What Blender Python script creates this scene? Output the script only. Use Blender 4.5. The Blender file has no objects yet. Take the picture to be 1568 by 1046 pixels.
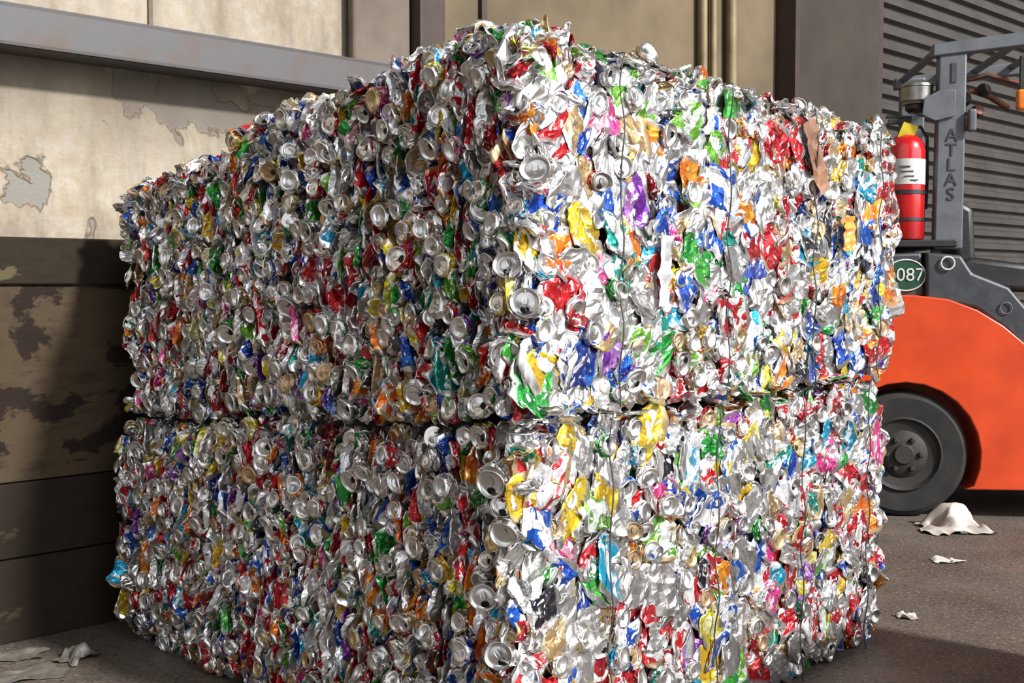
import bpy, bmesh, math, random
import numpy as np
from mathutils import Vector, Matrix, noise

rng = np.random.default_rng(7)
random.seed(7)
scene = bpy.context.scene
COL = scene.collection
scene.view_settings.view_transform = 'Standard'

# ------------------------------------------------------------------ helpers
def link(o, parent=None):
    COL.objects.link(o)
    if parent is not None:
        o.parent = parent
    return o

def new_mat(name):
    m = bpy.data.materials.new(name); m.use_nodes = True
    nt = m.node_tree
    return m, nt, nt.nodes["Principled BSDF"]

def mix(nt, fac, a, b, blend='MIX'):
    n = nt.nodes.new('ShaderNodeMix'); n.data_type = 'RGBA'; n.blend_type = blend
    for sock, val in ((n.inputs[0], fac), (n.inputs[6], a), (n.inputs[7], b)):
        if hasattr(val, 'is_output'):
            nt.links.new(val, sock)
        elif isinstance(val, (int, float)):
            sock.default_value = val
        else:
            sock.default_value = (*val[:3], 1)
    return n.outputs[2]

def mathn(nt, op, a, b=None):
    n = nt.nodes.new('ShaderNodeMath'); n.operation = op
    for i, val in enumerate((a, b)):
        if val is None: continue
        if hasattr(val, 'is_output'): nt.links.new(val, n.inputs[i])
        else: n.inputs[i].default_value = val
    return n.outputs[0]

def noise_tex(nt, vec, scale, detail=4, rough=0.55, dist=0.0):
    n = nt.nodes.new('ShaderNodeTexNoise')
    n.inputs['Scale'].default_value = scale
    n.inputs['Detail'].default_value = detail
    n.inputs['Roughness'].default_value = rough
    n.inputs['Distortion'].default_value = dist
    if vec is not None: nt.links.new(vec, n.inputs['Vector'])
    return n.outputs['Fac']

def ramp(nt, fac, stops, interp='LINEAR'):
    r = nt.nodes.new('ShaderNodeValToRGB'); r.color_ramp.interpolation = interp
    el = r.color_ramp.elements
    while len(el) < len(stops): el.new(0.5)
    for e, (p, c) in zip(el, stops):
        e.position = p
        e.color = (c, c, c, 1) if isinstance(c, (int, float)) else (*c, 1)
    nt.links.new(fac, r.inputs[0])
    return r.outputs[0]

def objvec(nt, scale=(1, 1, 1)):
    tc = nt.nodes.new('ShaderNodeTexCoord')
    mp = nt.nodes.new('ShaderNodeMapping')
    mp.inputs['Scale'].default_value = scale
    nt.links.new(tc.outputs['Object'], mp.inputs['Vector'])
    return mp.outputs[0]

def bump(nt, bsdf, h, strength=0.3, dist=0.01):
    b = nt.nodes.new('ShaderNodeBump')
    if hasattr(strength, 'is_output'): nt.links.new(strength, b.inputs['Strength'])
    else: b.inputs['Strength'].default_value = strength
    b.inputs['Distance'].default_value = dist
    nt.links.new(h, b.inputs['Height'])
    nt.links.new(b.outputs[0], bsdf.inputs['Normal'])

def simple_mat(name, c1, c2=None, rough=0.5, metal=0.0, scale=8, lo=.4, hi=.65, bstr=0.15, coat=0.0):
    m, nt, b = new_mat(name)
    v = objvec(nt)
    f = noise_tex(nt, v, scale, 6, .6)
    f2 = ramp(nt, f, [(lo, 0.0), (hi, 1.0)])
    c2 = c2 or tuple(x * .7 for x in c1)
    nt.links.new(mix(nt, f2, c1, c2), b.inputs['Base Color'])
    b.inputs['Roughness'].default_value = rough
    b.inputs['Metallic'].default_value = metal
    b.inputs['Coat Weight'].default_value = coat
    if bstr: bump(nt, b, noise_tex(nt, v, scale * 6, 4), bstr, .004)
    return m

def mesh_obj(name, verts, faces, mat=None, parent=None, smooth=False):
    me = bpy.data.meshes.new(name)
    me.from_pydata([tuple(v) for v in verts], [], faces)
    me.update()
    if mat: me.materials.append(mat)
    if smooth:
        for p in me.polygons: p.use_smooth = True
    o = bpy.data.objects.new(name, me)
    return link(o, parent)

def add_bevel(o, w, seg=3):
    m = o.modifiers.new('bevel', 'BEVEL'); m.width = w; m.segments = seg; m.limit_method = 'ANGLE'
    m.angle_limit = math.radians(30)
    return o

def box(name, c, s, mat, parent=None, rot=(0, 0, 0), bev=0.0):
    x, y, z = [d / 2 for d in s]
    v = [(-x,-y,-z),(x,-y,-z),(x,y,-z),(-x,y,-z),(-x,-y,z),(x,-y,z),(x,y,z),(-x,y,z)]
    f = [(0,3,2,1),(4,5,6,7),(0,1,5,4),(1,2,6,5),(2,3,7,6),(3,0,4,7)]
    o = mesh_obj(name, v, f, mat, parent)
    o.location = c; o.rotation_euler = rot
    if bev: add_bevel(o, bev)
    return o

def lathe(name, prof, mat, parent=None, loc=(0,0,0), rot=(0,0,0), n=40):
    v, f = [], []
    for (r, z) in prof:
        for i in range(n):
            a = 2*math.pi*i/n
            v.append((r*math.cos(a), r*math.sin(a), z))
    for j in range(len(prof)-1):
        for i in range(n):
            k = (i+1) % n
            f.append((j*n+i, j*n+k, (j+1)*n+k, (j+1)*n+i))
    f.append(tuple(range(n))[::-1]); f.append(tuple((len(prof)-1)*n+i for i in range(n)))
    o = mesh_obj(name, v, f, mat, parent)
    for p in o.data.polygons: p.use_smooth = len(p.vertices) == 4
    o.data.set_sharp_from_angle(angle=math.radians(35))
    o.location = loc; o.rotation_euler = rot
    return o

def extrude(name, pts, y0, y1, mat, parent=None, bev=0.0, seg=3):
    n = len(pts)
    v = [(x, y0, z) for x, z in pts] + [(x, y1, z) for x, z in pts]
    f = [tuple(range(n)), tuple(range(2*n-1, n-1, -1))]
    for i in range(n):
        k = (i+1) % n
        f.append((k, i, n+i, n+k))
    o = mesh_obj(name, v, f, mat, parent)
    if bev: add_bevel(o, bev, seg)
    for p in o.data.polygons: p.use_smooth = True
    o.data.set_sharp_from_angle(angle=math.radians(40))
    return o

def tube(name, pts, r, mat, parent=None, res=4, cyclic=False):
    cu = bpy.data.curves.new(name, 'CURVE'); cu.dimensions = '3D'
    sp = cu.splines.new('POLY'); sp.points.add(len(pts)-1)
    for p, q in zip(sp.points, pts): p.co = (*q, 1)
    sp.use_cyclic_u = cyclic
    cu.bevel_depth = r; cu.bevel_resolution = res; cu.use_fill_caps = True
    cu.materials.append(mat)
    o = bpy.data.objects.new(name, cu)
    return link(o, parent)

def text(name, body, size, mat, parent, loc, rot, ext=.002, line=1.0):
    cu = bpy.data.curves.new(name, 'FONT'); cu.body = body; cu.size = size; cu.extrude = ext
    cu.align_x = 'CENTER'; cu.align_y = 'CENTER'; cu.space_line = line
    cu.materials.append(mat)
    o = bpy.data.objects.new(name, cu); link(o, parent)
    o.location = loc; o.rotation_euler = rot
    return o

def empty(name, loc=(0,0,0), rotz=0.0):
    e = bpy.data.objects.new(name, None); e.empty_display_size = .2
    e.location = loc; e.rotation_euler = (0, 0, rotz)
    return link(e)

# ------------------------------------------------------------------ can material
def can_material():
    m, nt, b = new_mat('crushed_can_metal')
    L = nt.links
    a1 = nt.nodes.new('ShaderNodeAttribute'); a1.attribute_name = 'can_color'
    a2 = nt.nodes.new('ShaderNodeAttribute'); a2.attribute_name = 'can_accent'
    a3 = nt.nodes.new('ShaderNodeAttribute'); a3.attribute_name = 'can_uvw'
    uv = a3.outputs['Vector']
    n1 = noise_tex(nt, uv, .55, 1, .5, .7)
    t1 = ramp(nt, n1, [(.54, 0.0), (.55, 1.0)])
    c = mix(nt, t1, a1.outputs['Color'], a2.outputs['Color'])
    n2 = noise_tex(nt, uv, 1.4, 1, .55, .6)
    t2 = ramp(nt, n2, [(.62, 0.0), (.63, 1.0)])
    c = mix(nt, mathn(nt, 'MULTIPLY', t2, a2.outputs['Alpha']), c, (.85, .86, .88))
    n3 = noise_tex(nt, uv, 5.0, 1, .5, 0)
    t3 = ramp(nt, n3, [(.67, 0.0), (.68, 1.0)])
    c = mix(nt, mathn(nt, 'MULTIPLY', t3, .6), c, (.05, .05, .08))
    ov = objvec(nt)
    n4 = noise_tex(nt, ov, 38, 3, .65)
    t4 = ramp(nt, n4, [(.60, 0.0), (.68, 1.0)])
    lab = mathn(nt, 'MULTIPLY', a1.outputs['Alpha'], mathn(nt, 'SUBTRACT', 1.0, mathn(nt, 'MULTIPLY', t4, .6)))
    silver = mix(nt, noise_tex(nt, ov, 9, 2), (.90, .90, .91), (.68, .66, .62))
    base = mix(nt, lab, silver, c)
    n5 = noise_tex(nt, ov, 5, 4, .7)
    base = mix(nt, ramp(nt, n5, [(.50, 0.0), (.78, .6)]), base, (.10, .08, .05))
    L.new(base, b.inputs['Base Color'])
    L.new(mathn(nt, 'SUBTRACT', .96, mathn(nt, 'MULTIPLY', lab, .36)), b.inputs['Metallic'])
    r = nt.nodes.new('ShaderNodeMapRange'); r.inputs['To Min'].default_value = .15; r.inputs['To Max'].default_value = .42
    L.new(noise_tex(nt, ov, 20, 2), r.inputs['Value'])
    L.new(r.outputs[0], b.inputs['Roughness'])
    h = noise_tex(nt, ov, 34, 2, .5, 1.0)
    bump(nt, b, h, mathn(nt, 'ADD', mathn(nt, 'MULTIPLY', a2.outputs['Alpha'], .22), .03), .012)
    return m
CAN = can_material()

# ------------------------------------------------------------------ crushed can prototypes
R0, H0 = 0.042, 0.150

def crumple(v, amp, freq, seed, za=1.0):
    s = Vector((seed*3.17, seed*1.91, seed*7.3))
    out = np.empty_like(v)
    for i, p in enumerate(v):
        q = Vector((p[0], p[1], p[2]*za))*freq + s
        d = noise.noise_vector(q)
        rid = np.array([abs(d.x), abs(d.y), abs(d.z)])*2 - .45
        out[i] = p + amp*(rid*.9 + np.array(d)*.7)
    return out

def make_can(seed, kind, nt=18, lo=False):
    rg = np.random.default_rng(seed)
    R, H = R0, H0*rg.uniform(.75, 1.05)
    nb = 4 if lo else 8
    if lo: nt = 10
    prof = [(.30*R, .018, 0), (.60*R, .012, 0), (.76*R, 0, 0), (.84*R, .003, 0), (.99*R, .018, 0)]
    if lo: prof = [prof[0], prof[2], prof[4]]
    for i in range(nb+1):
        prof.append((R, .022 + (H-.040)*i/nb, 1))
    top = [(.90*R, H-.003, 0), (.885*R, H+.001, 0), (.82*R, H, 0), (.77*R, H-.011, 0), (.50*R, H-.007, 0), (.22*R, H-.008, 0)]
    if lo: top = [top[0], top[2], top[4]]
    prof += top
    V, UV, LB = [], [], []
    for (r, z, l) in prof:
        for i in range(nt):
            a = 2*math.pi*i/nt
            V.append((r*math.cos(a), r*math.sin(a), z - H/2))
            UV.append((math.cos(a)*1.3, math.sin(a)*1.3, (z/H)*3)); LB.append(l)
    V.append((0, 0, .020-H/2)); UV.append((0, 0, 0)); LB.append(0)
    V.append((0, 0, H-.008-H/2)); UV.append((0, 0, 3)); LB.append(0)
    F, SM = [], []
    npf = len(prof)
    for j in range(npf-1):
        body = prof[j][2] == 1 and prof[j+1][2] == 1
        for i in range(nt):
            k = (i+1) % nt
            F.append((j*nt+i, j*nt+k, (j+1)*nt+k, (j+1)*nt+i)); SM.append(not body)
    for i in range(nt):
        k = (i+1) % nt
        F.append((npf*nt, k, i)); SM.append(True)
        F.append((npf*nt+1, (npf-1)*nt+i, (npf-1)*nt+k)); SM.append(True)
    if not lo:
        b = len(V)
        for i in range(8):
            a = 2*math.pi*i/8
            V.append((.17*R*math.cos(a), .33*R*math.sin(a) + .12*R, H/2-.004)); UV.append((0, 0, 3)); LB.append(0)
        F.append(tuple(range(b, b+8))); SM.append(False)
        b = len(V)
        if rg.random() < .7:
            for i in range(10):
                a = 2*math.pi*i/10
                V.append((.27*R*math.cos(a), .22*R*math.sin(a) - .45*R, H/2-.0055)); UV.append((0, 0, 3)); LB.append(-1)
            F.append(tuple(range(b, b+10))); SM.append(False)
    V = np.array(V); LB = np.array(LB, float)
    rad = np.hypot(V[:, 0], V[:, 1]); zn = V[:, 2]/(H/2)
    bodyw = np.clip(1 - np.abs(zn)**6, 0, 1)
    ang = np.arctan2(V[:, 1], V[:, 0])
    if kind == 'end':
        c = rg.uniform(.2, .45)
        ph = rg.uniform(0, 6); m = rg.integers(2, 5)
        endw = np.abs(zn) > .72
        V[:, :2] *= (1 + np.where(endw, 0, 1)*(.12*np.sin(zn*7+ph+2*np.sin(ang*m)) - .08))[:, None]
        V[:, 2] = np.where(endw, V[:, 2] - np.sign(zn)*(H/2)*(1-c), V[:, 2]*c)
        V[:, 2] += .004*np.sin(ang*2+ph)*rad/R
        V[:, 1] *= rg.uniform(.72, 1.0)
        V2 = crumple(V, .012, 26, seed)
        w = np.where(endw, .10, 1.0)[:, None]
        V = V*(1-w) + V2*w
        tilt = rg.uniform(-.3, .3)
        V[:, 2] += np.where(zn > 0, V[:, 0]*tilt, 0)
    elif kind == 'edge':
        sq = rg.uniform(.10, .20)
        V[:, 1] *= (sq*bodyw + (1-bodyw)*rg.uniform(.15, .4))
        V[:, 0] *= 1.0 + .3*bodyw
        k = rg.uniform(.010, .020); ph = rg.uniform(0, 6)
        V[:, 1] += .005*np.sin(V[:, 0]/k+ph) + .004*np.sin(V[:, 2]/.02+ph*2)
        V[:, 0] += bodyw*.007*(2*np.abs(((V[:, 1]*90 + V[:, 2]*rg.uniform(4, 16)+ph) % 1)-.5)-.5)
        V = crumple(V, .009, 20, seed, .45)
        V = crumple(V, .0035, 60, seed+50, .6)
        V[:, 1] += rg.uniform(-.35, .35)*V[:, 2]*np.abs(V[:, 2])/.07
    elif kind == 'plate':
        # can squashed flat against the press plate: broad face towards the viewer
        sq = rg.uniform(.10, .18)
        V[:, 1] *= (sq*bodyw + (1-bodyw)*rg.uniform(.12, .3))
        V[:, 0] *= 1.0 + .38*bodyw
        sk = rg.uniform(-.35, .35)
        V[:, 0] += V[:, 2]*sk
        V = crumple(V, .0075, 22, seed, .8)
        V = crumple(V, .0032, 55, seed+50)
        V[:, 0] += .010*np.sin(V[:, 2]/.022+rg.uniform(0, 6))
        V[:, 2] *= rg.uniform(.72, 1.0)
    else:
        sq = rg.uniform(.13, .28)
        waist = rg.uniform(.5, 1.0) if kind == 'flat' else .6
        s_y = sq*(1 - (1-waist)*bodyw)
        V[:, 1] *= (s_y*bodyw + (1-bodyw)*max(sq, rg.uniform(.2, .5)))
        V[:, 0] *= 1.0 + .32*bodyw
        fold = rg.uniform(-1, 1, 2)*.9
        V[:, 1] += np.where(np.abs(zn) > .8, (np.abs(zn)-.8)*0.02*fold[0], 0)
        k = rg.uniform(60, 110); ph = rg.uniform(0, 6)
        V[:, 1] += bodyw*.006*(2*np.abs(((V[:, 0]*k/6.28+ph+V[:, 2]*rg.uniform(-6, 6)) % 1)-.5)-.5)
        V = crumple(V, .0115, 18, seed, .6)
        V = crumple(V, .004, 48, seed+50)
        if kind == 'fold':
            th = rg.uniform(.8, 1.9)*(V[:, 2]/(H/2))*.5
            k = rg.choice([-1, 1])
            rr = H*.45
            y = V[:, 1].copy()
            V[:, 1] = (rr + y)*np.cos(th) - rr
            V[:, 2] = (rr + y)*np.sin(th)
            V[:, 1] *= k
        V[:, 2] *= rg.uniform(.75, 1.0)
    V -= V.mean(0)
    loops = np.array([i for f in F for i in f], np.int32)
    tot = np.array([len(f) for f in F], np.int32)
    return dict(v=V, uv=np.array(UV), lb=LB, loops=loops, tot=tot, sm=np.array(SM), kind=kind)

PROT = {'end': [make_can(i, 'end') for i in range(16)],
        'flat': [make_can(100+i, 'flat') for i in range(22)],
        'edge': [make_can(600+i, 'edge') for i in range(22)],
        'plate': [make_can(700+i, 'plate') for i in range(22)],
        'fold': [make_can(200+i, 'fold') for i in range(12)]}
PLO = {'end': [make_can(300+i, 'end', lo=True) for i in range(6)],
       'plate': [make_can(400+i, 'plate', lo=True) for i in range(8)],
       'flat': [make_can(400+i, 'flat', lo=True) for i in range(8)],
       'fold': [make_can(500+i, 'fold', lo=True) for i in range(6)]}

PAL = [
 (35, (.80,.80,.82), (.70,.71,.73)),
 (7,  (.86,.86,.88), (.52,.015,.02)),
 (6,  (.86,.86,.88), (.015,.08,.45)),
 (10, (.42,.012,.018), (.55,.02,.025)),
 (5,  (.45,.015,.025), (.85,.85,.85)),
 (5,  (.010,.05,.34), (.02,.15,.54)),
 (3.5,  (.012,.10,.50), (.85,.85,.87)),
 (6,  (.015,.24,.035), (.06,.38,.05)),
 (3.5,  (.16,.44,.04), (.80,.85,.80)),
 (4,  (.62,.38,.02), (.75,.56,.04)),
 (7,  (.40,.27,.12), (.62,.50,.28)),
 (4.5,  (.78,.17,.015), (.84,.33,.03)),
 (3.5,  (.015,.34,.56), (.75,.85,.90)),
 (2,  (.17,.03,.32), (.42,.18,.54)),
 (2,  (.68,.06,.25), (.86,.46,.56)),
 (3,  (.02,.02,.03), (.50,.48,.45)),
 (2,  (.80,.66,.03), (.85,.82,.38)),
 (2,  (.015,.30,.23), (.78,.80,.78)),
]
PW = np.array([p[0] for p in PAL], float); PW /= PW.sum()

def rotvec(v):
    a = np.linalg.norm(v)
    return np.array(Matrix.Rotation(a, 3, Vector(v/max(a, 1e-9))))

class Batch:
    def __init__(s): s.V=[]; s.C=[]; s.A=[]; s.U=[]; s.L=[]; s.T=[]; s.S=[]; s.n=0
    def add(s, pr, M, pos, scale=1.0, pal=None):
        v = (pr['v']*scale) @ M.T + pos
        k = len(v)
        forced = pal is not None
        if pal is None: pal = rng.choice(len(PAL), p=PW)
        _, c1, c2 = PAL[pal]
        jit = rng.uniform(.7, 1.1)
        lb = pr['lb']
        C = np.empty((k, 4)); C[:, :3] = np.clip(np.array(c1)*jit, 0, 1); C[:, 3] = np.clip(lb, 0, 1)
        if pal == 0 : C[:, 3] *= .12
        A = np.empty((k, 4)); A[:, :3] = c2; A[:, 3] = np.clip(lb, 0, 1)
        if not forced and rng.random() < .13:      # gold / bronze / dark lids
            e = lb == 0
            tint = ((.55, .38, .12), (.50, .30, .12), (.20, .18, .16))[rng.integers(0, 3)]
            C[e, :3] = tint; C[e, 3] = .85; A[e, :3] = tint
        hole = lb < 0
        C[hole, :3] = .01; C[hole, 3] = 1; A[hole, :3] = .01
        U = pr['uv'] + rng.uniform(0, 200, 3)
        s.V.append(v); s.C.append(C); s.A.append(A); s.U.append(U)
        s.L.append(pr['loops'] + s.n); s.T.append(pr['tot']); s.S.append(pr['sm'])
        s.n += k
    def build(s, name, parent=None):
        V = np.concatenate(s.V); L = np.concatenate(s.L); T = np.concatenate(s.T)
        me = bpy.data.meshes.new(name)
        me.vertices.add(len(V)); me.vertices.foreach_set('co', V.astype(np.float32).ravel())
        me.loops.add(len(L)); me.loops.foreach_set('vertex_index', L.astype(np.int32))
        me.polygons.add(len(T))
        st = np.concatenate([[0], np.cumsum(T)[:-1]]).astype(np.int32)
        me.polygons.foreach_set('loop_start', st)
        try: me.polygons.foreach_set('loop_total', T.astype(np.int32))
        except Exception: pass
        me.polygons.foreach_set('use_smooth', np.concatenate(s.S))
        for nm, arr, ty in (('can_color', s.C, 'FLOAT_COLOR'), ('can_accent', s.A, 'FLOAT_COLOR')):
            a = me.attributes.new(nm, ty, 'POINT'); a.data.foreach_set('color', np.concatenate(arr).astype(np.float32).ravel())
        a = me.attributes.new('can_uvw', 'FLOAT_VECTOR', 'POINT'); a.data.foreach_set('vector', np.concatenate(s.U).astype(np.float32).ravel())
        me.update(calc_edges=True)
        me.materials.append(CAN)
        o = bpy.data.objects.new(name, me)
        print(name, len(V), 'verts')
        return link(o, parent)

# ------------------------------------------------------------------ bales
O = np.array([.03, 3.14, 0.0])
E1 = np.array([.690, .724, 0.0]); E1 /= np.linalg.norm(E1)
E2 = np.array([-.724, .690, 0.0]); E2 /= np.linalg.norm(E2)
EZ = np.array([0, 0, 1.0])
core_mat = simple_mat('compacted_core', (.020, .017, .014), (.06, .053, .045), rough=.5, metal=.5, scale=25)  # near-black colour puts crevice shade between the cans and at the seam
wire_mat = simple_mat('baling_wire', (.10, .095, .09), rough=.5, metal=.8, bstr=0)

def lump(x, y, z, f=3.0):
    return noise.noise(Vector((x*f, y*f, z*f)))

def zfun(b, q, fz, p=0.0):
    t = (q - b['q0'])/(b['q1']-b['q0'])
    z0 = b['z0'][0]*(1-t) + b['z0'][1]*t
    z1 = b['z1'][0]*(1-t) + b['z1'][1]*t
    # uneven meeting line between the stacked bales
    wob = .014*math.sin(q*5.1+1.0) + .008*math.sin(q*13+p*3) + .010*math.sin(p*4.3+.5)
    if b['low']: z1 += wob
    else: z0 += wob
    if not b['low']:
        z1 -= .028*max(p, 0)
        z1 += .055*math.exp(-((q-.32)/.26)**2)*(1-min(max(p, 0)/2, 1))
    return z0 + (z1-z0)*fz

def W(p, q, z): return O + E1*p + E2*q + EZ*z

def frame(y, z):
    z = z/np.linalg.norm(z)
    y = y - z*np.dot(y, z); y /= np.linalg.norm(y)
    return np.stack([np.cross(y, z), y, z], 1)

def inset(a, b_, r=.05, k=.8):
    d = min(a, b_)
    return r*(1-min(d/r, 1))**2*k if d < r else 0

def populate(bt, b, face, du, dv, layers, prot, style, seed):
    rg = np.random.default_rng(seed)
    P0, P1, Q0, Q1 = b['p0'], b['p1'], b['q0'], b['q1']
    ulen = Q1-Q0 if face in ('left', 'far') else P1-P0
    hgt = (b['z1'][0]-b['z0'][0]) if face != 'top' else (Q1-Q0)
    mv = (.042 if style == 'press' else .032)/hgt
    if face == 'top': mv = .02
    for layer in range(layers):
        nu = max(1, int(ulen/du)); nv = max(1, int(hgt/dv))
        for i in range(nu):
            off = rg.uniform(0, 1)
            for j in range(nv):
                fu = (i + .5 + rg.uniform(-.45, .45))/nu
                fv = (j + off + rg.uniform(-.3, .3))/nv
                fu = min(max(fu, .012), .988); fv = min(max(fv, mv), 1-mv)
                ke = .8 if style == 'press' else .6
                de = inset(fu*ulen, (1-fu)*ulen) + inset(fv*hgt, (1-fv)*hgt, .09, ke)
                if face == 'left':
                    q = Q0 + fu*ulen; p = P0; z = zfun(b, q, fv, p); n = -E1; t = E2
                elif face == 'far':
                    q = Q0 + fu*ulen; p = P1; z = zfun(b, q, fv, p); n = E1; t = E2
                elif face == 'right':
                    p = P0 + fu*ulen; q = Q0; z = zfun(b, q, fv, p); n = -E2; t = E1
                elif face == 'back':
                    p = P0 + fu*ulen; q = Q1; z = zfun(b, q, fv, p); n = E2; t = E1
                else:
                    p = P0 + fu*ulen; q = Q0 + fv*(Q1-Q0); z = zfun(b, q, 1.0, p) - .03; n = EZ; t = E1
                base = W(p, q, z)
                kk = .5 if style == 'press' else .85
                o = (.026*lump(*base, 2.2) + .018*lump(*(base+7), 7))*kk - de - layer*.035 + rg.normal(0, .009)*kk
                up = EZ if face != 'top' else E2
                r = rg.random()
                near_edge = min(fv, 1-fv)*hgt < .07
                if style == 'pleat':
                    if r < .66: kind = 'edge'
                    elif r < .90: kind = 'end'
                    else: kind = 'fold'
                    if kind == 'end':
                        M = frame(t, n + .25*rg.normal(0, 1, 3))
                        if rg.random() < .5: M[:, 2] *= -1; M[:, 0] *= -1
                        M = rotvec(n*rg.normal(0, .3)) @ M
                        o += .010; sc = rg.uniform(.72, 1.0)
                    else:
                        a = rg.normal(0, .32)
                        M = frame(t, up*math.cos(a) + n*math.sin(a))
                        M = rotvec(n*rg.normal(0, .14) + EZ*rg.normal(0, .25)) @ M
                        o -= .030; sc = rg.uniform(.70, 1.05)
                        if near_edge: sc *= .66
                elif style == 'press':
                    if r < .66: kind = 'plate'
                    elif r < .94: kind = 'end'
                    else: kind = 'fold'
                    if kind == 'end':
                        M = frame(t, n + .12*rg.normal(0, 1, 3))
                        if rg.random() < .5: M[:, 2] *= -1; M[:, 0] *= -1
                        M = rotvec(n*rg.uniform(0, 6.28)) @ M
                        o += .002; sc = rg.uniform(.80, 1.05)
                    elif kind == 'fold':
                        M = frame(n, up*rg.normal(0, 1) + t*rg.normal(0, 1))
                        o -= .012; sc = rg.uniform(.7, .9)
                    else:
                        a = rg.uniform(0, 6.28)
                        M = frame(n, up*math.cos(a) + t*math.sin(a))
                        M = rotvec(rg.normal(0, .09, 3)) @ M
                        sc = rg.uniform(.9, 1.4)
                        if near_edge: sc *= .65
                else:
                    kind = ['flat', 'fold', 'end'][rg.integers(0, 3)]
                    M = rotvec(rg.normal(0, 1.6, 3)); sc = rg.uniform(.75, 1.0)
                    o += rg.uniform(-.01, .015)
                pr = prot[kind][rg.integers(0, len(prot[kind]))]
                bt.add(pr, M, base + n*o, sc)

def loose(rg, flatness=.45):
    """mostly lying orientation"""
    a = rg.uniform(0, 6.28)
    return rotvec(rg.normal(0, flatness, 3)) @ frame(EZ, E1*math.cos(a) + E2*math.sin(a))

bales = [
 dict(p0=0.01, p1=2.19, q0=0.01, q1=1.44, z0=(0, 0), z1=(1.076, .995), a=True, low=True),
 dict(p0=0.02, p1=2.17, q0=1.46, q1=2.27, z0=(0, 0), z1=(.965, .925), a=False, low=True),
 dict(p0=-.02, p1=2.18, q0=-.025, q1=1.44, z0=(1.100, 1.010), z1=(2.165, 2.045), a=True, low=False),
 dict(p0=0.05, p1=2.16, q0=1.46, q1=2.25, z0=(.980, .940), z1=(1.945, 1.88), a=False, low=False),
]
for bi, b in enumerate(bales):
    root = empty('aluminum_can_bale')
    bt = Batch()
    populate(bt, b, 'left', .030, .084, 2, PROT, 'pleat', 10+bi)
    if b['a']:
        populate(bt, b, 'right', .072, .076, 2, PROT, 'press', 20+bi)
    populate(bt, b, 'far', .085, .095, 1, PLO, 'press', 30+bi)
    if not b['a']:
        populate(bt, b, 'back', .10, .10, 1, PLO, 'press', 40+bi)
    if not b['low']:
        populate(bt, b, 'top', .075, .075, 1, PLO, 'mess', 50+bi)
        rg = np.random.default_rng(60+bi)
        for k in range(90):
            s = rg.random()
            q = b['q0'] + s*(b['q1']-b['q0'])
            base = W(b['p0'] + rg.uniform(.0, .08), q, zfun(b, q, 1) + rg.uniform(-.05, .0))
            kd = ['edge', 'fold', 'end'][rg.integers(0, 3)]
            bt.add(PROT[kd][rg.integers(0, 12)], loose(rg, .7), base, rg.uniform(.65, .9))
        if b['a']:
            for k in range(140):
                s = rg.random()
                p = b['p0'] + s*(b['p1']-b['p0'])
                base = W(p, b['q0'] + rg.uniform(0, .14), zfun(b, 0, 1, p) + rg.uniform(-.05, .0) + .04*max(0, lump(p, 3, 1, 3)))
                kd = ['plate', 'flat', 'end'][rg.integers(0, 3)]
                bt.add(PROT[kd][rg.integers(0, 12)], loose(rg, .45), base, rg.uniform(.65, .95))
            for k in range(14):
                base = W(rg.uniform(0, .26), rg.uniform(.0, .12), zfun(b, .0, 1, .1) + rg.uniform(-.02, .025))
                kd = ['flat', 'fold', 'end'][rg.integers(0, 3)]
                bt.add(PROT[kd][rg.integers(0, 12)], loose(rg, .8), base, rg.uniform(.75, .95))
            for p, q, dz in ((.62, .05, .05), (.66, .12, .04), (1.05, .1, .02), (1.75, .05, .015), (2.14, .03, .03)):
                bt.add(PROT['end'][rg.integers(0, 12)], frame(E1 + .3*rg.normal(0, 1, 3), EZ*.5 - E2), W(p, q, zfun(b, 0, 1, p) + dz), 1.05, 10)
    if b['a']:
        rg = np.random.default_rng(70+bi)
        for k in range(20):
            z = zfun(b, 0, rg.uniform(.06, .94))
            base = W(b['p0'] + rg.uniform(-.02, .04), b['q0'] + rg.uniform(-.02, .06), z)
            kd = 'end' if rg.random() < .5 else 'fold'
            dirv = -E1*rg.uniform(.3, 1.2) - E2*rg.uniform(.0, 1.0) + EZ*rg.normal(0, .5)
            bt.add(PROT[kd][rg.integers(0, 12)], frame(EZ + .4*rg.normal(0, 1, 3), dirv), base, rg.uniform(.75, 1.1))
        for k in range(20):
            p = rg.uniform(0, 2.15)
            base = W(p, b['q0'] + rg.uniform(.0, .05), zfun(b, 0, 1.0 if b['low'] else 0.0, p) + (-.012 if b['low'] else .012))
            bt.add(PROT['plate'][rg.integers(0, 20)], frame(EZ + .10*rg.normal(0, 1, 3), E1 + .5*rg.normal(0, 1, 3)), base, rg.uniform(.7, 1.0))
        spots = ((-.03, -.04, 1.44), (-.02, .03, 1.54), (.0, -.05, 1.80), (-.04, .02, 1.30)) if not b['low'] else ((-.03, .04, .80), (-.04, .08, .94), (-.02, .13, .60), (-.03, .06, .45))
        for (p, q, z) in spots:
            bt.add(PROT['end'][rg.integers(0, 12)], frame(EZ + .2*rg.normal(0, 1, 3), - E1*.75 - E2*.45 + EZ*rg.normal(0, .15)), W(p, q, z), 1.15, 0)
    if not b['a']:
        rg = np.random.default_rng(80+bi)
        for k in range(34):
            z = zfun(b, b['q1'], rg.uniform(.03, .97))
            base = W(b['p0'] + rg.uniform(-.02, .05), b['q1'] + rg.uniform(-.03, .035), z)
            kd = ['flat', 'fold', 'end'][rg.integers(0, 3)]
            bt.add(PROT[kd][rg.integers(0, 12)], rotvec(rg.normal(0, 1.5, 3)), base, rg.uniform(.75, 1.0))
    bt.build('crushed_cans', root)
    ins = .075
    vs = []
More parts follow.
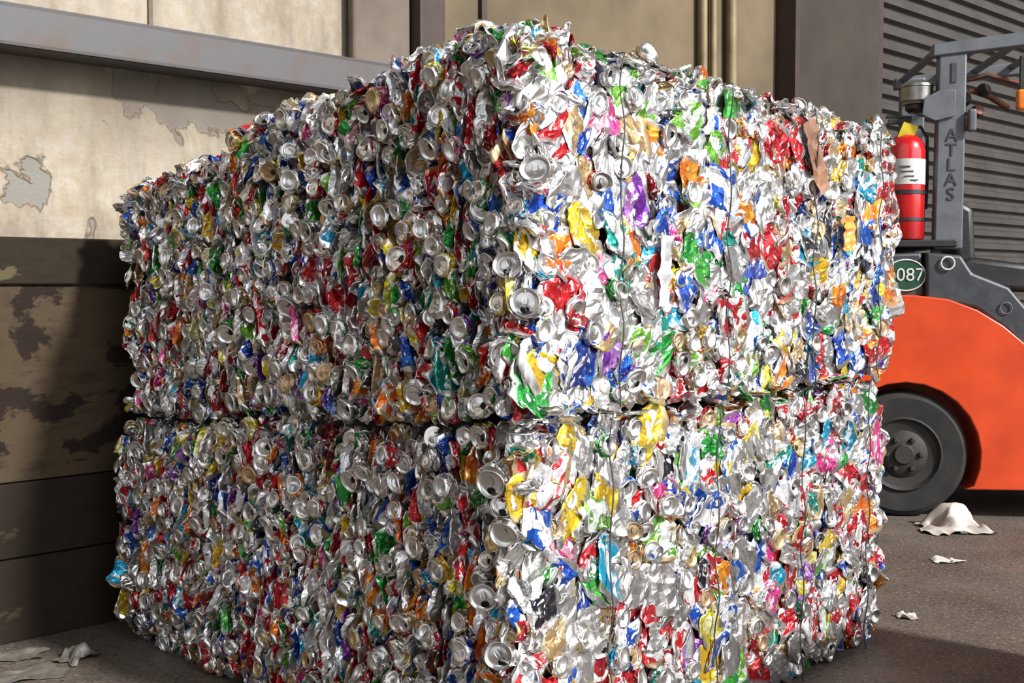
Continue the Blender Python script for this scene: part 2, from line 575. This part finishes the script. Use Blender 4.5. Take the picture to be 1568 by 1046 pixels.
    for z in (0, 1):
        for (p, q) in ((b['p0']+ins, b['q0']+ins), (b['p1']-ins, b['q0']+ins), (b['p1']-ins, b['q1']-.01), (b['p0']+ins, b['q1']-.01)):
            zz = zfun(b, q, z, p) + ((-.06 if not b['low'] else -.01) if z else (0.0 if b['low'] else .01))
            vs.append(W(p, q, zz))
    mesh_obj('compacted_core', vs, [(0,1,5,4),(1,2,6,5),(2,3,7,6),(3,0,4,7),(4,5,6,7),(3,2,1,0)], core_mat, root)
    if b['a']:
        for wi, p in enumerate((.36, .93, 1.5, 2.02)):
            pts = []
            for k in range(26):
                z = zfun(b, 0, k/25, p)
                pts.append(tuple(W(p + .004*math.sin(k*1.3+wi), b['q0'] - .036 + .008*math.sin(k*.9+wi*2), z)))
            for k in range(1, 12):
                q = b['q0'] + b['q1']*k/12
                pts.append(tuple(W(p, q, zfun(b, q, 1, p))))
            tube('baling_wire_%d' % (wi+1), pts, .0026, wire_mat, root, 1)
    if bi == 2:
        strip_w = simple_mat('white_paper_strip', (.50, .50, .50), (.38, .38, .38), rough=.7, scale=10)
        strip_b = simple_mat('brown_paper', (.26, .13, .07), (.16, .07, .04), rough=.7, scale=10)
        def strip(name, p, z, w, h, mat, seed, tilt=0.0):
            v, f = [], []
            for j in range(12):
                for i in range(6):
                    a = (i/5-.5)*w; c = (j/11-.5)*h
                    ww = 1 + .35*noise.noise(Vector((seed, j*.5, 0)))
                    a2 = a*ww*math.cos(tilt) - c*math.sin(tilt); c2 = a*math.sin(tilt) + c*math.cos(tilt)
                    v.append(W(p + a2, -.062 + .02*noise.noise(Vector((i*.6, j*.5, seed))), z + c2))
            for j in range(11):
                for i in range(5):
                    k = j*6+i; f.append((k, k+1, k+7, k+6))
            mesh_obj(name, v, f, mat, root)
        strip('paper_strip', .575, 1.53, .055, .22, strip_w, 1, -.05)
        strip('brown_paper_strip', 1.50, 1.95, .09, .28, strip_b, 2, .45)
        strip('orange_scrap', 1.76, 1.68, .09, .13, simple_mat('orange_print', (.75, .3, .05), rough=.4, scale=10), 3, .1)

# ------------------------------------------------------------------ room
A = np.array([-2.14, 4.70, 0]); T = np.array([.726, .688, 0]); T /= np.linalg.norm(T)
Nw = np.array([T[1], -T[0], 0]); ang = math.atan2(T[1], T[0])
def WP(t, n, z): return tuple(A + T*t + Nw*n + EZ*z)
def wbox(name, t0, t1, n0, n1, z0, z1, mat, parent=None, bev=0):
    return box(name, WP((t0+t1)/2, (n0+n1)/2, (z0+z1)/2), (t1-t0, abs(n1-n0), z1-z0), mat, parent, (0, 0, ang), bev)

def plaster():
    m, nt, b = new_mat('beige_plaster')
    v = objvec(nt)
    vs = objvec(nt, (1, 1, .25))
    big = noise_tex(nt, v, .9, 5, .6)
    c = mix(nt, ramp(nt, big, [(.35, 0.0), (.65, 1.0)]), (.36, .305, .225), (.27, .215, .145))
    fine = noise_tex(nt, v, 14, 8, .75)
    c = mix(nt, ramp(nt, fine, [(.42, 0.0), (.62, .5)]), c, (.42, .39, .34))
    streak = noise_tex(nt, vs, 6, 6, .65)
    c = mix(nt, ramp(nt, streak, [(.46, 0.0), (.75, .75)]), c, (.12, .09, .06))
    peel = noise_tex(nt, v, 1.9, 5, .55, .3)
    pm = ramp(nt, peel, [(.615, 0.0), (.622, 1.0)])
    c = mix(nt, pm, c, (.19, .175, .15))
    edge = ramp(nt, peel, [(.60, 0.0), (.613, .85), (.622, 0.0)])
    c = mix(nt, edge, c, (.07, .05, .03))
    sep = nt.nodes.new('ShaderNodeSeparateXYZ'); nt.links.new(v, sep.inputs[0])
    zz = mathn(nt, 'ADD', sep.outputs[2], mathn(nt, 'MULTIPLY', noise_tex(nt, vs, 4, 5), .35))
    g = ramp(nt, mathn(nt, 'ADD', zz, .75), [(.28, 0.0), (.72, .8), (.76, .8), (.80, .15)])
    c = mix(nt, g, c, (.085, .062, .040))  # beam's soft shadow painted into the plaster colour as a brown darkening
    nt.links.new(c, b.inputs['Base Color']); b.inputs['Roughness'].default_value = .85
    h = mathn(nt, 'ADD', mathn(nt, 'MULTIPLY', noise_tex(nt, v, 35, 6, .7), .5), mathn(nt, 'MULTIPLY', pm, -.6))
    bump(nt, b, h, .7, .012)
    return m
def planks(name, ca, cb, cc, thr):
    m, nt, b = new_mat(name)
    v = objvec(nt, (.8, 1, 1.6))
    n1 = noise_tex(nt, v, 2.0, 6, .62, .4)
    c = mix(nt, noise_tex(nt, v, 9, 5), ca, cb)
    c = mix(nt, ramp(nt, n1, [(thr, 0.0), (thr+.02, 1.0)]), c, cc)
    n2 = noise_tex(nt, objvec(nt, (.7, 1, 2.2)), 6, 6, .7)
    c = mix(nt, ramp(nt, n2, [(.5, 0.0), (.7, .6)]), c, (.012, .009, .006))
    nt.links.new(c, b.inputs['Base Color']); b.inputs['Roughness'].default_value = .85
    b.inputs['Specular IOR Level'].default_value = .12
    bump(nt, b, n2, .3, .01)
    return m
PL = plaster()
W1 = planks('worn_dark_board', (.019, .014, .010), (.031, .023, .015), (.085, .068, .038), .58)
W2 = planks('peeling_brown_paint', (.052, .036, .022), (.072, .051, .031), (.020, .013, .010), .52)
W3 = planks('dark_kickboard', (.017, .012, .009), (.027, .019, .013), (.045, .034, .020), .60)
beam_mat = simple_mat('weathered_steel', (.082, .077, .078), (.09, .060, .046), rough=.6, metal=.2, scale=5, lo=.50, hi=.75)
rust = simple_mat('rust_brown_paint', (.04, .02, .014), (.024, .014, .01), rough=.6, scale=6)
conc = simple_mat('grey_tan_render', (.13, .105, .08), (.09, .07, .05), rough=.85, scale=3)
brown = simple_mat('dark_brown_render', (.034, .024, .016), (.020, .014, .010), rough=.85, scale=2)
tan = simple_mat('tan_render', (.135, .098, .053), (.085, .061, .033), rough=.85, scale=1.6)
pipe_mat = simple_mat('cream_conduit', (.22, .17, .085), (.15, .11, .05), rough=.5, scale=5)

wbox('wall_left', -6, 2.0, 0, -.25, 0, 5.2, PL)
wbox('wall_back', 2.0, 6.85, .03, -.25, 0, 5.2, tan)
cl = empty('timber_wall_cladding')
wbox('top_board', -6, 6.0, 0.01, .07, 1.486, 1.68, W1, cl, .006)
wbox('middle_panel', -6, 6.0, 0.01, .05, .665, 1.48, W2, cl, .004)
wbox('kick_board', -6, 6.0, 0.01, .065, 0.35, .66, W3, cl, .006)
wbox('kick_board_lower', -6, 6.0, 0.01, .075, 0.0, .345, W3, cl, .006)
bm_ = empty('steel_wall_beam')
wbox('web', -6, 4.2, 0.04, .06, 2.45, 2.60, beam_mat, bm_, .003)
wbox('top_flange', -6, 4.2, 0.0, .20, 2.580, 2.600, beam_mat, bm_, .003)
wbox('bottom_flange', -6, 4.2, 0.0, .20, 2.432, 2.450, beam_mat, bm_, .003)
wbox('face_plate', -6, 4.2, .185, .20, 2.432, 2.600, beam_mat, bm_, .003)
wbox('wall_pilaster', 1.76, 2.13, .031, .09, 1.7, 5.2, conc, None, .02)
wbox('steel_post', 2.136, 2.308, .031, .16, 1.7, 5.2, rust, None, .01)
wbox('trim_1', .70, .72, .001, .012, 2.61, 5.2, conc)
wbox('trim_2', 2.66, 2.70, .031, .06, 1.7, 5.2, rust)
cp = empty('wall_conduit')
for i, t in enumerate((4.68, 4.80, 5.0)):
    r = (.03, .025, .035)[i]
    tube('pipe_%d' % (i+1), [WP(t, .03+r+.02, 1.7), WP(t-.05, .03+r+.02, 5.2)], r, pipe_mat, cp, 6)
for z in (2.6, 4.0):
    wbox('clamp_%d' % int(z*10), 4.6, 5.08, .03, .06, z, z+.04, rust, cp)
wbox('wall_column', 5.62, 6.85, .031, .18, 0, 5.2, brown, None, .02)
wbox('column_edge_trim', 5.60, 5.66, .031, .2, 0, 5.2, rust)

dmat = simple_mat('grey_brown_shutter_steel', (.050, .043, .036), (.035, .030, .025), rough=.6, metal=.2, scale=3)
def rollup(t0, t1, z0, z1, pitch=.125):
    prof = []
    z = z0
    while z < z1:
        prof += [(.0, z), (.0, z+pitch*.30), (.045, z+pitch*.45), (.045, z+pitch*.82), (0.0, z+pitch*.97)]
        z += pitch
    v, f = [], []
    for (n, zz) in prof:
        v.append(WP(t0, n, zz)); v.append(WP(t1, n, zz))
    for i in range(len(prof)-1):
        f.append((2*i, 2*i+1, 2*i+3, 2*i+2))
    return v, f
dr = empty('roll_up_door')
v, f = rollup(6.9, 13.0, 0.0, 5.2)
mesh_obj('slat_curtain', v, f, dmat, dr)
wbox('guide_rail_1', 6.84, 6.98, .0, .14, 0, 5.2, rust, dr, .01)
wbox('guide_rail_2', 12.95, 13.1, .0, .14, 0, 5.2, rust, dr, .01)
wbox('bottom_bar', 6.98, 12.95, .0, .08, 0.01, .14, rust, dr, .01)

def floor_mat():
    m, nt, b = new_mat('stained_concrete')
    v = objvec(nt)
    c = mix(nt, ramp(nt, noise_tex(nt, v, 1.2, 6, .6), [(.35, 0.0), (.65, 1.0)]), (.130, .104, .082), (.062, .050, .041))
    sp = noise_tex(nt, v, 60, 3, .7)
    c = mix(nt, ramp(nt, sp, [(.56, 0.0), (.64, .7)]), c, (.28, .235, .19))
    c = mix(nt, ramp(nt, noise_tex(nt, v, 40, 3, .7), [(.56, 0.0), (.66, .85)]), c, (.018, .014, .012))
    nt.links.new(c, b.inputs['Base Color'])
    r = nt.nodes.new('ShaderNodeMapRange'); r.inputs['To Min'].default_value = .4; r.inputs['To Max'].default_value = .8
    nt.links.new(noise_tex(nt, v, 3, 5), r.inputs['Value']); nt.links.new(r.outputs[0], b.inputs['Roughness'])
    bump(nt, b, sp, .35, .006)
    return m
FL = floor_mat()
mesh_obj('floor', [(-14,-8,0),(16,-8,0),(16,18,0),(-14,18,0)], [(0,1,2,3)], FL)

# added pallet stack, unseen at right, placed to cast the foreground floor shadow
wood = simple_mat('pallet_wood', (.30, .20, .11), (.20, .13, .07), rough=.8, scale=6)
pc = np.array([2.55, 4.13, 0]) - E1*.6 - E2*.5
pa = math.atan2(E1[1], E1[0])
pst = empty('shadow_caster_pallets', tuple(pc), pa)
for k in range(7):
    z0 = k*.13
    for i in range(9):
        box('top_slat_%d_%d' % (k, i), (0, -.45+i*.1125, z0+.12), (1.2, .10, .018), wood, pst)
    for i in range(3):
        box('bottom_slat_%d_%d' % (k, i), (0, -.45+i*.45, z0+.01), (1.2, .10, .018), wood, pst)
        box('stringer_%d_%d' % (k, i), (-.55+i*.55, 0, z0+.065), (.09, 1.0, .09), wood, pst)

# ------------------------------------------------------------------ litter
paper = simple_mat('crumpled_paper', (.50, .46, .41), (.36, .32, .28), rough=.8, scale=12)
def litter(name, loc, sx, sy, h, seed, mat=paper, rz=0):
    nx, ny = 26, 18
    v, f = [], []
    for j in range(ny):
        for i in range(nx):
            x = (i/(nx-1)-.5); y = (j/(ny-1)-.5)
            q = Vector((x*2.2, y*2.2, seed*2.3))
            d = noise.noise_vector(q*1.2)
            crease = abs(noise.noise(q*2.0))
            z = max(0, d.z+.25)*h*1.5*(1-abs(x*2)**3) + crease*h*.5
            rr = 1 + .45*noise.noise(Vector((math.cos(math.atan2(y, x))*1.5, math.sin(math.atan2(y, x))*1.5, seed)))
            v.append((x*sx*rr + d.x*sx*.15, y*sy*rr + d.y*sy*.15, z+.003))
    for j in range(ny-1):
        for i in range(nx-1):
            a = j*nx+i; f.append((a, a+1, a+nx+1, a+nx))
    o = mesh_obj(name, v, f, mat, None, True)
    o.location = loc; o.rotation_euler = (0, 0, rz)
    return o
litter('crumpled_rag', (2.66, 6.80, 0), .38, .30, .10, 1)
litter('paper_scrap', (2.33, 6.02, 0), .14, .08, .02, 2)
litter('paper_scrap', (1.76, 5.02, 0), .09, .07, .02, 3)
foil = simple_mat('dirty_plastic_film', (.19, .175, .15), (.09, .08, .065), rough=.45, scale=9)
litter('plastic_film_scrap', (-1.84, 4.26, 0), .24, .16, .010, 4, foil, .5)
litter('plastic_film_scrap', (-1.72, 4.46, 0), .16, .12, .04, 5, foil, 1.2)
litter('plastic_film_scrap', (-1.97, 4.50, 0), .20, .12, .010, 6, foil, .2)

# ------------------------------------------------------------------ forklift
orange = simple_mat('orange_red_paint', (.62, .065, .013), (.42, .038, .010), rough=.3, scale=3, lo=.35, hi=.8, bstr=.03, coat=.4)
dgrey = simple_mat('charcoal_plastic', (.022, .026, .030), (.040, .045, .05), rough=.5, scale=10)
black = simple_mat('black_steel', (.010, .010, .011), (.022, .020, .019), rough=.45, scale=12)
lgrey = simple_mat('grey_guard_paint', (.105, .112, .125), (.075, .08, .088), rough=.45, scale=6)
tyre = simple_mat('tyre_rubber', (.008, .0075, .007), (.020, .017, .014), rough=.8, scale=7)
rim_m = simple_mat('dirty_rim', (.020, .016, .013), (.012, .010, .008), rough=.7, scale=9)
green = simple_mat('dark_green_decal', (.012, .06, .030), (.01, .05, .024), rough=.4, bstr=0)
white = simple_mat('white_decal', (.55, .55, .52), (.45, .45, .42), rough=.5, bstr=0)
red = simple_mat('extinguisher_red', (.50, .008, .010), (.36, .007, .009), rough=.22, scale=3, bstr=.02, coat=.6)
yellow = simple_mat('yellow_tag', (.7, .55, .03), rough=.5, bstr=0)
amber = simple_mat('amber_lens', (.8, .2, .02), rough=.25, bstr=0)
chrome = simple_mat('lamp_metal', (.30, .30, .28), (.2, .2, .18), rough=.3, metal=.8, scale=9)
copper = simple_mat('rusty_linkage', (.15, .05, .025), (.07, .035, .02), rough=.5, metal=.4, scale=20)

FX, FY, FR = 2.54, 7.60, math.radians(-8)
fk = empty('forklift', (FX, FY, 0), FR)
prof = [(-.60, .30), (-.66, .60), (-.66, 1.0), (-.60, 1.25), (-.48, 1.37), (-.2, 1.41), (.05, 1.41), (.25, 1.385), (.42, 1.32),
        (.58, 1.22), (.72, 1.10), (.84, .92), (.90, .72), (.95, .52), (1.5, .50), (1.56, .45), (1.56, .2), (.37, .19)]
arch = []
for k in range(17):
    a = math.radians(-24 + (228)*k/16)
    arch.append((.0 + .46*math.cos(a), .40 + .46*math.sin(a)))
arch = [p for p in arch if p[1] > .2]
prof2 = prof + arch
extrude('body', prof2, -.45, -.05, orange, fk, .05, 4)
extrude('body_far_side', prof2, .65, 1.05, orange, fk, .05, 4)
extrude('counterweight_centre', [(-.70, .30), (-.72, 1.15), (-.6, 1.36), (.4, 1.3), (.8, .9), (.9, .45), (.5, .3)], -.06, .66, orange, fk, .03)
extrude('chassis', [(.48, .22), (.48, .5), (1.5, .48), (1.5, .22)], -.3, .9, black, fk, .01)
def wheel(name, x, y, r, w):
    pr = [(.30*r, -w*.30), (.50*r, -w*.34), (.56*r, -w*.5), (.60*r, -w*.46), (.90*r, -w*.5), (.98*r, -w*.40), (r, -w*.2), (r, w*.2), (.98*r, w*.4), (.9*r, w*.5), (.55*r, w*.5), (.3*r, w*.3)]
    lathe(name, pr, tyre, fk, (x, y, r), (math.radians(-90), 0, 0), 48)
    lathe(name + '_hub', [(.0001, w*.56), (.14*r, w*.56), (.17*r, w*.50), (.34*r, w*.46), (.38*r, w*.40), (.52*r, w*.44), (.57*r, w*.53), (.585*r, w*.5), (.58*r, 0)], rim_m, fk, (x, y, r), (math.radians(90), 0, 0), 40)
    for i in range(6):
        a = 2*math.pi*i/6
        lathe('%s_nut_%d' % (name, i), [(.018, 0), (.018, .02), (.012, .026)], rim_m, fk,
              (x + .26*r*math.cos(a), y - w*.46, r + .26*r*math.sin(a)), (math.radians(90), 0, 0), 6)
wheel('rear_wheel', 0, -.30, .40, .24)
wheel('rear_wheel_far', 0, .90, .40, .24)
wheel('front_wheel', 1.9, -.30, .42, .30)
wheel('front_wheel_far', 1.9, .90, .42, .30)
extrude('engine_cover', [(-.55, 1.38), (-.55, 1.66), (.10, 1.68), (.13, 1.40)], -.36, .96, dgrey, fk, .02)
extrude('side_cover', [(.12, 1.38), (.12, 1.68), (.33, 1.66), (.40, 1.55), (.62, 1.46), (.82, 1.22), (.80, 1.0), (.60, 1.20), (.42, 1.33)], -.40, 1.0, dgrey, fk, .02)
box('rear_deck', (-.15, .30, 1.735), (.92, 1.36, .045), black, fk, bev=.008)
for x in (-.5, .2):
    box('deck_post_%d' % int(x*10), (x, -.28, 1.69), (.05, .05, .07), black, fk)
d = lathe('number_plate', [(.0001, 0), (.115, 0), (.115, .008), (.0001, .008)], green, fk, (.0, -.365, 1.535), (math.radians(90), 0, 0)); d.scale = (1.05, .85, 1)
tube('number_plate_ring', [(.0+.122*math.cos(a), -.374, 1.535+.098*math.sin(a)) for a in [2*math.pi*i/30 for i in range(30)]], .005, white, fk, 2, True)
text('number_text', '6087', .115, white, fk, (.0, -.376, 1.535), (math.radians(90), 0, 0))
tube('round_badge', [(.245+.04*math.cos(a), -.415, 1.61+.04*math.sin(a)) for a in [2*math.pi*i/24 for i in range(24)]], .006, white, fk, 2, True)
tube('side_emblem', [(.60+.035*math.cos(a), -.41, 1.33+.035*math.sin(a)) for a in [2*math.pi*i/24 for i in range(24)]], .004, lgrey, fk, 2, True)
U = .045
def pillar(name, y):
    extrude(name, [(.13+U, 1.70), (.14+U, 2.93), (.20+U, 2.98), (.31+U, 2.98), (.305+U, 1.70)], y-.045, y+.045, lgrey, fk, .012)
pillar('guard_pillar_near', -.30); pillar('guard_pillar_far', .90)
extrude('guard_rail_near', [(.10+U, 2.90), (.10+U, 2.98), (1.75, 3.16), (1.75, 3.06)], -.36, -.26, lgrey, fk, .01)
extrude('guard_rail_far', [(.10+U, 2.90), (.10+U, 2.98), (1.75, 3.16), (1.75, 3.06)], .86, .96, lgrey, fk, .01)
for i in range(7):
    x = .16 + U + i*.25
    box('guard_bar_%d' % i, (x, .30, 2.945 + x*.1), (.05, 1.2, .03), lgrey, fk, bev=.005)
for y in (-.30, .90):
    box('front_pillar_%d' % int(y*10), (1.72, y, 1.8), (.08, .08, 2.6), black, fk, (0, math.radians(-4), 0), .01)
box('pillar_slot', (.23+U, -.349, 2.80), (.03, .006, .12), dgrey, fk)
text('guard_lettering', 'A\nT\nL\nA\nS', .115, dgrey, fk, (.225+U, -.349, 2.225), (math.radians(90), 0, 0), .002, line=.80)
extrude('seat', [(.42, 1.45), (.40, 1.62), (.50, 1.66), (.95, 1.60), (.98, 1.50), (.9, 1.42)], .05, .60, black, fk, .04)
extrude('seat_back', [(.42, 1.55), (.34, 2.0), (.42, 2.04), (.52, 1.98), (.54, 1.62)], .07, .58, black, fk, .04)
extrude('dash', [(1.40, .5), (1.35, 1.5), (1.5, 1.62), (1.6, 1.5), (1.6, .5)], -.05, .7, dgrey, fk, .03)
tube('steering_wheel', [(1.22+.16*math.cos(a)*.85, .3+.17*math.sin(a), 1.72+.09*math.cos(a)) for a in [2*math.pi*i/24 for i in range(24)]], .014, black, fk, 3, True)
tube('steering_column', [(1.40, .3, 1.5), (1.22, .3, 1.72)], .02, black, fk)
for y in (.02, .58):
    box('mast_rail_%d' % int(y*100), (2.28, y, 1.65), (.12, .07, 3.1), black, fk, bev=.01)
for z in (.5, 1.6, 2.9):
    box('mast_cross_%d' % int(z*10), (2.28, .3, z), (.08, .6, .08), black, fk, bev=.01)
box('fork_carriage', (2.40, .3, .45), (.06, .95, .4), black, fk, bev=.01)
for y in (.02, .56):
    extrude('fork_%d' % int(y*100), [(2.43, .05), (2.43, .65), (2.48, .65), (2.48, .10), (3.5, .07), (3.5, .05)], y, y+.11, black, fk, .005)
lamp = (.03+U, -.24, 2.69)
lathe('beacon_lamp', [(.0001, -.07), (.085, -.07), (.09, -.055), (.10, -.05), (.10, .035), (.105, .04), (.10, .055), (.07, .075), (.0001, .085)], chrome, fk, lamp, (0, 0, 0))
lathe('beacon_lamp_base', [(.05, -.12), (.07, -.10), (.07, -.07), (.03, -.065)], black, fk, lamp)
tube('lamp_bracket', [(.03+U, -.24, 2.58), (.05+U, -.26, 2.56), (.14+U, -.28, 2.55)], .018, lgrey, fk)
extrude('lamp_bracket_plate', [(.04+U, 2.54), (.05+U, 2.64), (.14+U, 2.69), (.24+U, 2.69), (.24+U, 2.53), (.12+U, 2.50)], -.365, -.35, lgrey, fk, .004)
box('work_light', (.34+U, -.36, 2.50), (.05, .06, .14), lgrey, fk, bev=.015)
tube('linkage_arm', [(.38, .0, 2.62), (.46, .0, 2.74), (.58, .0, 2.70), (.70, .0, 2.62)], .02, copper, fk)
tube('linkage_arm_2', [(.40, .0, 2.80), (.56, .0, 2.84), (.76, .0, 2.78)], .016, copper, fk)
for i, (x, z) in enumerate(((.42, 2.68), (.50, 2.60), (.54, 2.74), (.44, 2.52))):
    lathe('linkage_knob_%d' % i, [(.0001, -.03), (.04, -.025), (.045, 0), (.035, .03), (.0001, .035)], copper if i % 2 else black, fk, (x, -.02, z), (math.radians(70), 0, .4*i), 16)
box('turn_signal', (.68, -.36, 2.62), (.07, .06, .13), amber, fk, bev=.02)
box('turn_signal_mount', (.68, -.36, 2.78), (.03, .03, .22), black, fk)

fe = empty('fire_extinguisher', (0, 0, 0))
Mf = Matrix.Translation((FX, FY, 0)) @ Matrix.Rotation(FR, 4, 'Z')
fe.matrix_world = Mf @ Matrix.Translation((.012, -.25, 1.7578))
r = .122
lathe('cylinder', [(.085, 0), (r-.01, .005), (r, .02), (r, .57), (r-.01, .61), (r-.035, .65), (.05, .672), (.035, .68), (.035, .70)], red, fe)
lathe('paper_label', [(r+.001, .35), (r+.0025, .351), (r+.0025, .51), (r+.001, .511)], white, fe)
lathe('strap_upper', [(r+.001, .29), (r+.007, .291), (r+.007, .315), (r+.001, .316)], black, fe)
lathe('strap_lower', [(r+.001, .12), (r+.007, .121), (r+.007, .14), (r+.001, .141)], black, fe)
for i, (x, z, w_, h) in enumerate(((-.03, .46, .07, .012), (-.02, .43, .09, .008), (0, .40, .06, .008), (.03, .375, .05, .008))):
    box('label_print_%d' % i, (x, -r-.003+.004*abs(x)*8, z), (w_, .003, h), dgrey, fe)
lathe('valve', [(.03, .69), (.035, .70), (.035, .73), (.022, .735), (.022, .76), (.0001, .765)], black, fe)
extrude('handle', [(-.12, .74), (-.11, .77), (.03, .78), (.03, .755), (-.02, .74)], -.015, .015, black, fe, .004)
extrude('lever', [(-.13, .78), (-.12, .80), (.03, .79), (.03, .775)], -.015, .015, black, fe, .004)
tube('hose', [(.03, 0, .72), (.09, 0, .72), (.13, 0, .65), (.135, 0, .40), (.13, 0, .2)], .010, black, fe)
box('tag', (.0, -.06, .685), (.10, .004, .10), yellow, fe, (.3, .3, .2))

# ------------------------------------------------------------------ lights
sun = bpy.data.lights.new('sun', 'SUN'); sun.energy = 6.6; sun.angle = math.radians(4); sun.color = (1, .99, .975)
so = link(bpy.data.objects.new('sun', sun))
el = math.radians(34)
hx, hy = .79, -.613
d = -Vector((hx*math.cos(el), hy*math.cos(el), math.sin(el)))
so.rotation_euler = d.to_track_quat('-Z', 'Y').to_euler()

w = bpy.data.worlds.new('world'); scene.world = w; w.use_nodes = True
nt = w.node_tree; bg = nt.nodes['Background']
tc = nt.nodes.new('ShaderNodeTexCoord')
def lobe(dirv, lo, hi, val):
    vm = nt.nodes.new('ShaderNodeVectorMath'); vm.operation = 'DOT_PRODUCT'
    nt.links.new(tc.outputs['Generated'], vm.inputs[0]); vm.inputs[1].default_value = Vector(dirv).normalized()
    return mathn(nt, 'MULTIPLY', ramp(nt, vm.outputs['Value'], [(lo, 0.0), (hi, 1.0)]), val)
tot = mathn(nt, 'ADD', lobe((.82, -.57, .30), .76, .87, 2.6), lobe((-.45, -.88, .45), .86, .95, .85))
tot = mathn(nt, 'ADD', tot, .135)
cc = nt.nodes.new('ShaderNodeCombineColor')
for i, k in enumerate((.98, .99, 1.03)):
    nt.links.new(mathn(nt, 'MULTIPLY', tot, k), cc.inputs[i])
nt.links.new(cc.outputs[0], bg.inputs['Color'])
bg.inputs['Strength'].default_value = 1.0

# ------------------------------------------------------------------ camera
cam = bpy.data.cameras.new('camera'); cam.lens = 40.13; cam.sensor_width = 36; cam.clip_end = 200
co = link(bpy.data.objects.new('camera', cam))
co.location = (0, 0, 1.5); co.rotation_euler = (math.radians(90-3.046), 0, 0)
scene.camera = co
